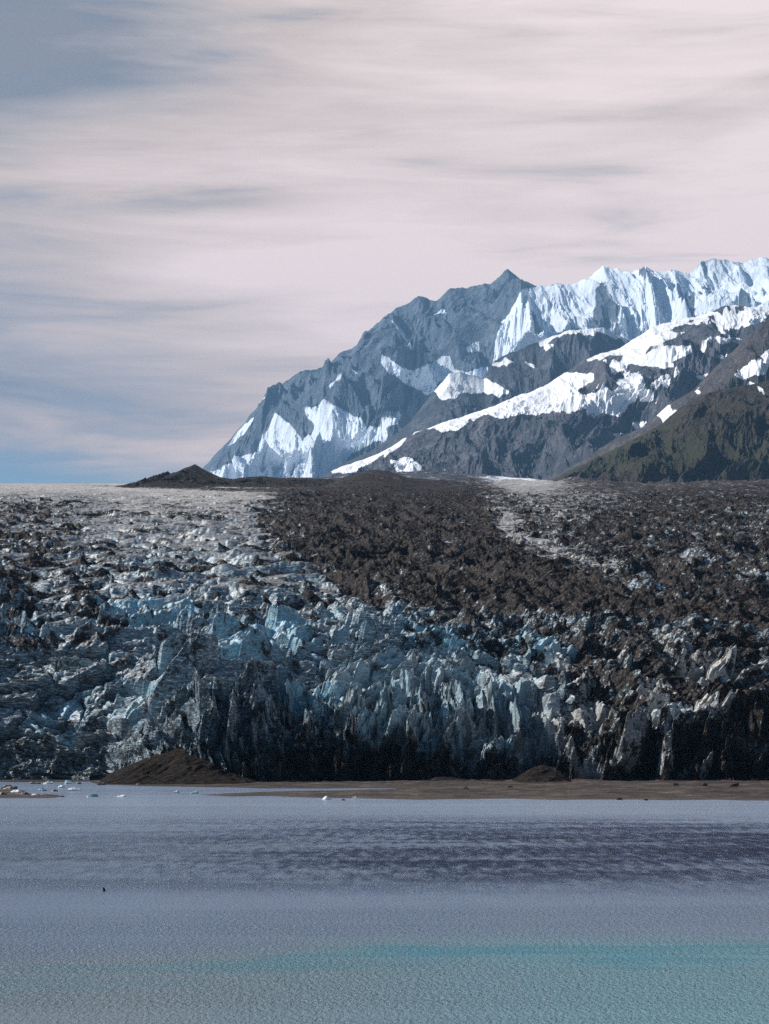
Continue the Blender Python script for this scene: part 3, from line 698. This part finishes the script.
# ================================================================== DEBRIS CONES
def cone(name, label, pts, Yb, depth, seed):
    """pts: outline of the heap (px, py) left to right; it leans back against the ice wall"""
    a, b_ = pts[0][0], pts[-1][0]
    px0 = np.linspace(a - 4, b_ + 4, 260); top = interp(px0, pts)
    v = np.linspace(0, 1.15, 120)[:, None]
    Y = Yb + v * depth + 0 * px0
    H = (782.5 - top)[None] * (Yb + depth) / F
    X = (px0 - CX)[None] * Y / F
    Z = -0.6 + (H + 0.6) * np.clip(v, 0, 1) ** 1.1 - np.clip(v - 1, 0, 1) * 14
    Z = Z + (fbm(X / 6, Y / 9, seed, 5) * 0.9 + ridged(X / 5 - Y / 9, Y / 14, seed + 1, 4) * 1.2) * np.clip(H / 6, 0, 1) * np.sin(np.clip(v, 0, 1) * math.pi) ** 0.6
    return tag(grid_mesh(name, X, Y, Z, M_cone, smooth=True), label, kind='structure')


m, n, b, pos = material('brown_rubble'); M_cone = m
c = n.ramp(n.noise(pos, 0.6, 8, 0.7), [(0.35, (0.005, 0.004, 0.0035)), (0.55, (0.017, 0.0125, 0.010)), (0.72, (0.07, 0.056, 0.048))])
n.put(b.inputs['Base Color'], c); rough_spec(n, b, 0.95, 0.1); n.put(b.inputs['Normal'], n.bump(n.noise(pos, 1.2, 7, 0.75), 0.9, 0.6))
cone('debris_fan', 'brown fan of rubble against the left ice wall', [(96, 784), (110, 774), (130, 765), (150, 757), (165, 750), (185, 743), (205, 746), (230, 760), (252, 774), (275, 783)], 498, 44, 801)
cone('debris_heap', 'low rounded heap of grey brown rubble at the foot of the right ice wall', [(505, 783), (520, 774), (534, 766), (542, 764), (556, 767), (566, 775), (575, 783)], 505, 16, 811)
cone('debris_bank', 'very low bank of rubble under the middle of the ice wall', [(420, 783), (436, 776), (446, 776), (470, 779), (500, 779), (520, 782)], 508, 14, 821)

# ================================================================== ICE CHUNKS AND BOULDERS
m, n, b, pos = material('clear_white_ice'); M_white = m
n.put(b.inputs['Base Color'], n.ramp(n.noise(pos, 1.2, 5, 0.6), [(0.35, (0.30, 0.36, 0.40)), (0.55, (0.62, 0.66, 0.68))])); rough_spec(n, b, 0.4, 0.5)
m, n, b, pos = material('blue_ice'); M_blue = m
n.put(b.inputs['Base Color'], n.ramp(n.noise(pos, 1.2, 5, 0.6), [(0.35, (0.06, 0.13, 0.17)), (0.6, (0.22, 0.36, 0.42))])); rough_spec(n, b, 0.35, 0.5)
m, n, b, pos = material('dirty_ice'); M_dirty = m
n.put(b.inputs['Base Color'], n.ramp(n.noise(pos, 1.5, 5, 0.65), [(0.38, (0.03, 0.027, 0.026)), (0.55, (0.12, 0.105, 0.10)), (0.68, (0.34, 0.32, 0.32))])); rough_spec(n, b, 0.5, 0.4)
m, n, b, pos = material('dark_boulder'); M_rock = m
n.put(b.inputs['Base Color'], n.ramp(n.noise(pos, 2.5, 5, 0.65), [(0.38, (0.010, 0.009, 0.008)), (0.65, (0.045, 0.038, 0.034))])); rough_spec(n, b, 0.8, 0.3)
MM = {'w': M_white, 'b': M_blue, 'd': M_dirty, 'r': M_rock}

import bmesh


def chunk(name, px, py, wpx, hpx, mat, label, cat, group, seed, z=0.0, sub=4):
    X, Y = at(px, py, z)
    wd, ht = wpx * Y / F, hpx * Y / F
    bm = bmesh.new(); bmesh.ops.create_icosphere(bm, subdivisions=sub, radius=1)
    rng = np.random.RandomState(seed)
    P = np.array([v.co[:] for v in bm.verts])
    # cut the ball by random planes into a faceted block, then roughen it
    for k in range(14):
        d = rng.normal(size=3); d /= np.linalg.norm(d); c = rng.uniform(0.5, 0.82)
        q = P @ d - c; P -= np.where(q > 0, q, 0)[:, None] * d * 0.95
    sh = rng.uniform(-0.5, 0.5)
    nn_ = fbm(P[:, 0] * 2.5 + seed, P[:, 1] * 2.5 + P[:, 2] * 3, seed, 3)
    P *= (1 + 0.16 * nn_)[:, None]
    top = 0.55 + 0.45 * np.clip(fbm(P[:, 0] * 1.3 + seed * 3.1, P[:, 1] * 1.3, seed + 3, 2) + 0.6, 0, 1.2)
    P[:, 2] = np.where(P[:, 2] > 0, P[:, 2] * top, P[:, 2] * 0.5)
    P[:, 0] += sh * P[:, 2] * 0.6
    P[:, 0] *= wd / (P[:, 0].max() - P[:, 0].min()); P[:, 1] *= wd * 0.36; P[:, 2] *= ht / P[:, 2].max()
    for v, c in zip(bm.verts, P): v.co = c
    me = bpy.data.meshes.new(name); bm.to_mesh(me); bm.free(); me.materials.append(MM[mat])
    o = bpy.data.objects.new(name, me); o.location = (X, Y, z - 0.02); col.objects.link(o)
    return tag(o, label, cat, group)


GI = 'ice chunks adrift and stranded along the shore'
chunks = [
    (36, 784.0, 11, 2.6, 'd', 'dark flat ice chunk near the glacier foot, left of the small pale one'),
    (47, 784.0, 10, 3.6, 'w', 'pale ice chunk near the glacier foot, just left of the large blue one'),
    (70, 784.0, 13, 4.2, 'b', 'large rounded blue ice chunk closest to the left ice wall'),
    (79, 784.2, 6, 2.4, 'd', 'small grey ice chunk touching the right side of the large blue one'),
    (102, 785.0, 10, 3.2, 'd', 'dark dirt covered ice chunk at the left tip of the rubble fan'),
    (138, 785.0, 4, 1.8, 'd', 'tiny grey ice chunk at the edge of the rubble fan'),
    (61, 788.0, 8, 2.8, 'w', 'small white ice chunk behind the widest white floe'),
    (74, 791.0, 15, 3.8, 'w', 'widest white ice floe with a smooth domed top'),
    (43, 791.0, 10, 3.4, 'b', 'blue grey ice chunk between the pebble bar and the small white one'),
    (54, 791.5, 8, 2.2, 'd', 'low dull ice sliver left of the widest white floe'),
    (9, 789.0, 17, 4.6, 'd', 'tall jagged dirty ice heap on the pebble bar at the left edge'),
    (17, 792.5, 12, 3.0, 'w', 'white ice slab in front of the tall dirty ice heap'),
    (3, 795.0, 9, 3.4, 'd', 'dirty ice lump cut by the left picture edge'),
    (24, 794.8, 9, 2.8, 'd', 'grey ice lump in the middle of the pebble bar'),
    (34, 796.2, 8, 3.2, 'w', 'upright white ice lump on the pebble bar front'),
    (45, 796.4, 9, 2.4, 'd', 'low greyish ice lump near the right end of the pebble bar'),
    (60, 797.0, 7, 1.8, 'd', 'last tiny ice lump at the right tip of the pebble bar'),
    (91, 796.8, 14, 3.6, 'b', 'dark blue floating ice chunk right of the pebble bar'),
    (121, 797.0, 12, 2.4, 'w', 'flat white floe floating alone nearest the viewer on the left'),
    (176, 793.5, 7, 3.4, 'w', 'compact white ice chunk floating left of the spit tip'),
    (194, 793.6, 10, 3.2, 'b', 'greenish blue ice chunk floating just off the spit tip'),
    (328, 799.6, 13, 4.0, 'w', 'white ice chunk stranded in front of the spit'),
    (343, 800.4, 7, 1.8, 'd', 'small grey ice chunk between two white ones off the spit'),
    (354, 799.2, 5.5, 3.0, 'w', 'small round white ice chunk right of the larger stranded one'),
]
for i, (px, py, wd, ht, mt, lab) in enumerate(chunks):
    chunk('ice_chunk', px, py, wd, ht, mt, lab, 'ice chunk', GI, 40 + i)
GR = 'dark boulders on the gravel beach'
for i, (px, py, wd, ht, lab, z) in enumerate([
    (620, 799.6, 6, 2.4, 'dark wet boulder at the waterline below the arched ice hollows', 0.05),
    (646, 800.2, 4, 1.6, 'small dark stone at the waterline, right of the larger wet one', 0.05),
    (734, 786.5, 10, 4.2, 'biggest dark boulder high on the beach at the right', 0.5),
    (703, 785.5, 8, 3.0, 'dark boulder high on the beach, left of the biggest one', 0.5),
    (676, 785.2, 6, 2.6, 'lesser dark boulder under the ice pillars', 0.5),
    (466, 789.0, 6, 2.4, 'dark stone in the middle of the beach', 0.45),
    (508, 787.6, 9, 2.4, 'long dark stone on the beach in front of the rounded rubble heap', 0.45)]):
    chunk('boulder', px, py, wd, ht, 'r', lab, 'boulder', GR, 140 + i, z, 3)
chunk('dark_speck', 104, 891.5, 3, 5, 'r', 'tiny dark floating speck alone on the open water', 'dark_speck', None, 190, 0, 3)  # unidentified dark speck, modelled as a small block

# ================================================================== HAZE
m = bpy.data.materials.new('haze_air'); m.use_nodes = True; m.node_tree.nodes.clear(); n = N(m.node_tree)
o_ = n.new('ShaderNodeOutputMaterial'); pv = n.new('ShaderNodeVolumePrincipled')
pv.inputs['Color'].default_value = (0.30, 0.60, 1.0, 1); pv.inputs['Density'].default_value = 2.0e-5
pv.inputs['Anisotropy'].default_value = 0.0
n.l.new(pv.outputs[0], o_.inputs['Volume'])
bm = bmesh.new(); bmesh.ops.create_cube(bm, size=1)
for v in bm.verts:
    v.co = ((v.co.x) * 22000, -4050 if v.co.y < 0 else 28000, -2.5 if v.co.z < 0 else 5600)
me = bpy.data.meshes.new('haze'); bm.to_mesh(me); bm.free(); me.materials.append(m)
hz = bpy.data.objects.new('haze', me); col.objects.link(hz)
tag(hz, 'thin blue mountain air between the bay and the far range', kind='stuff')
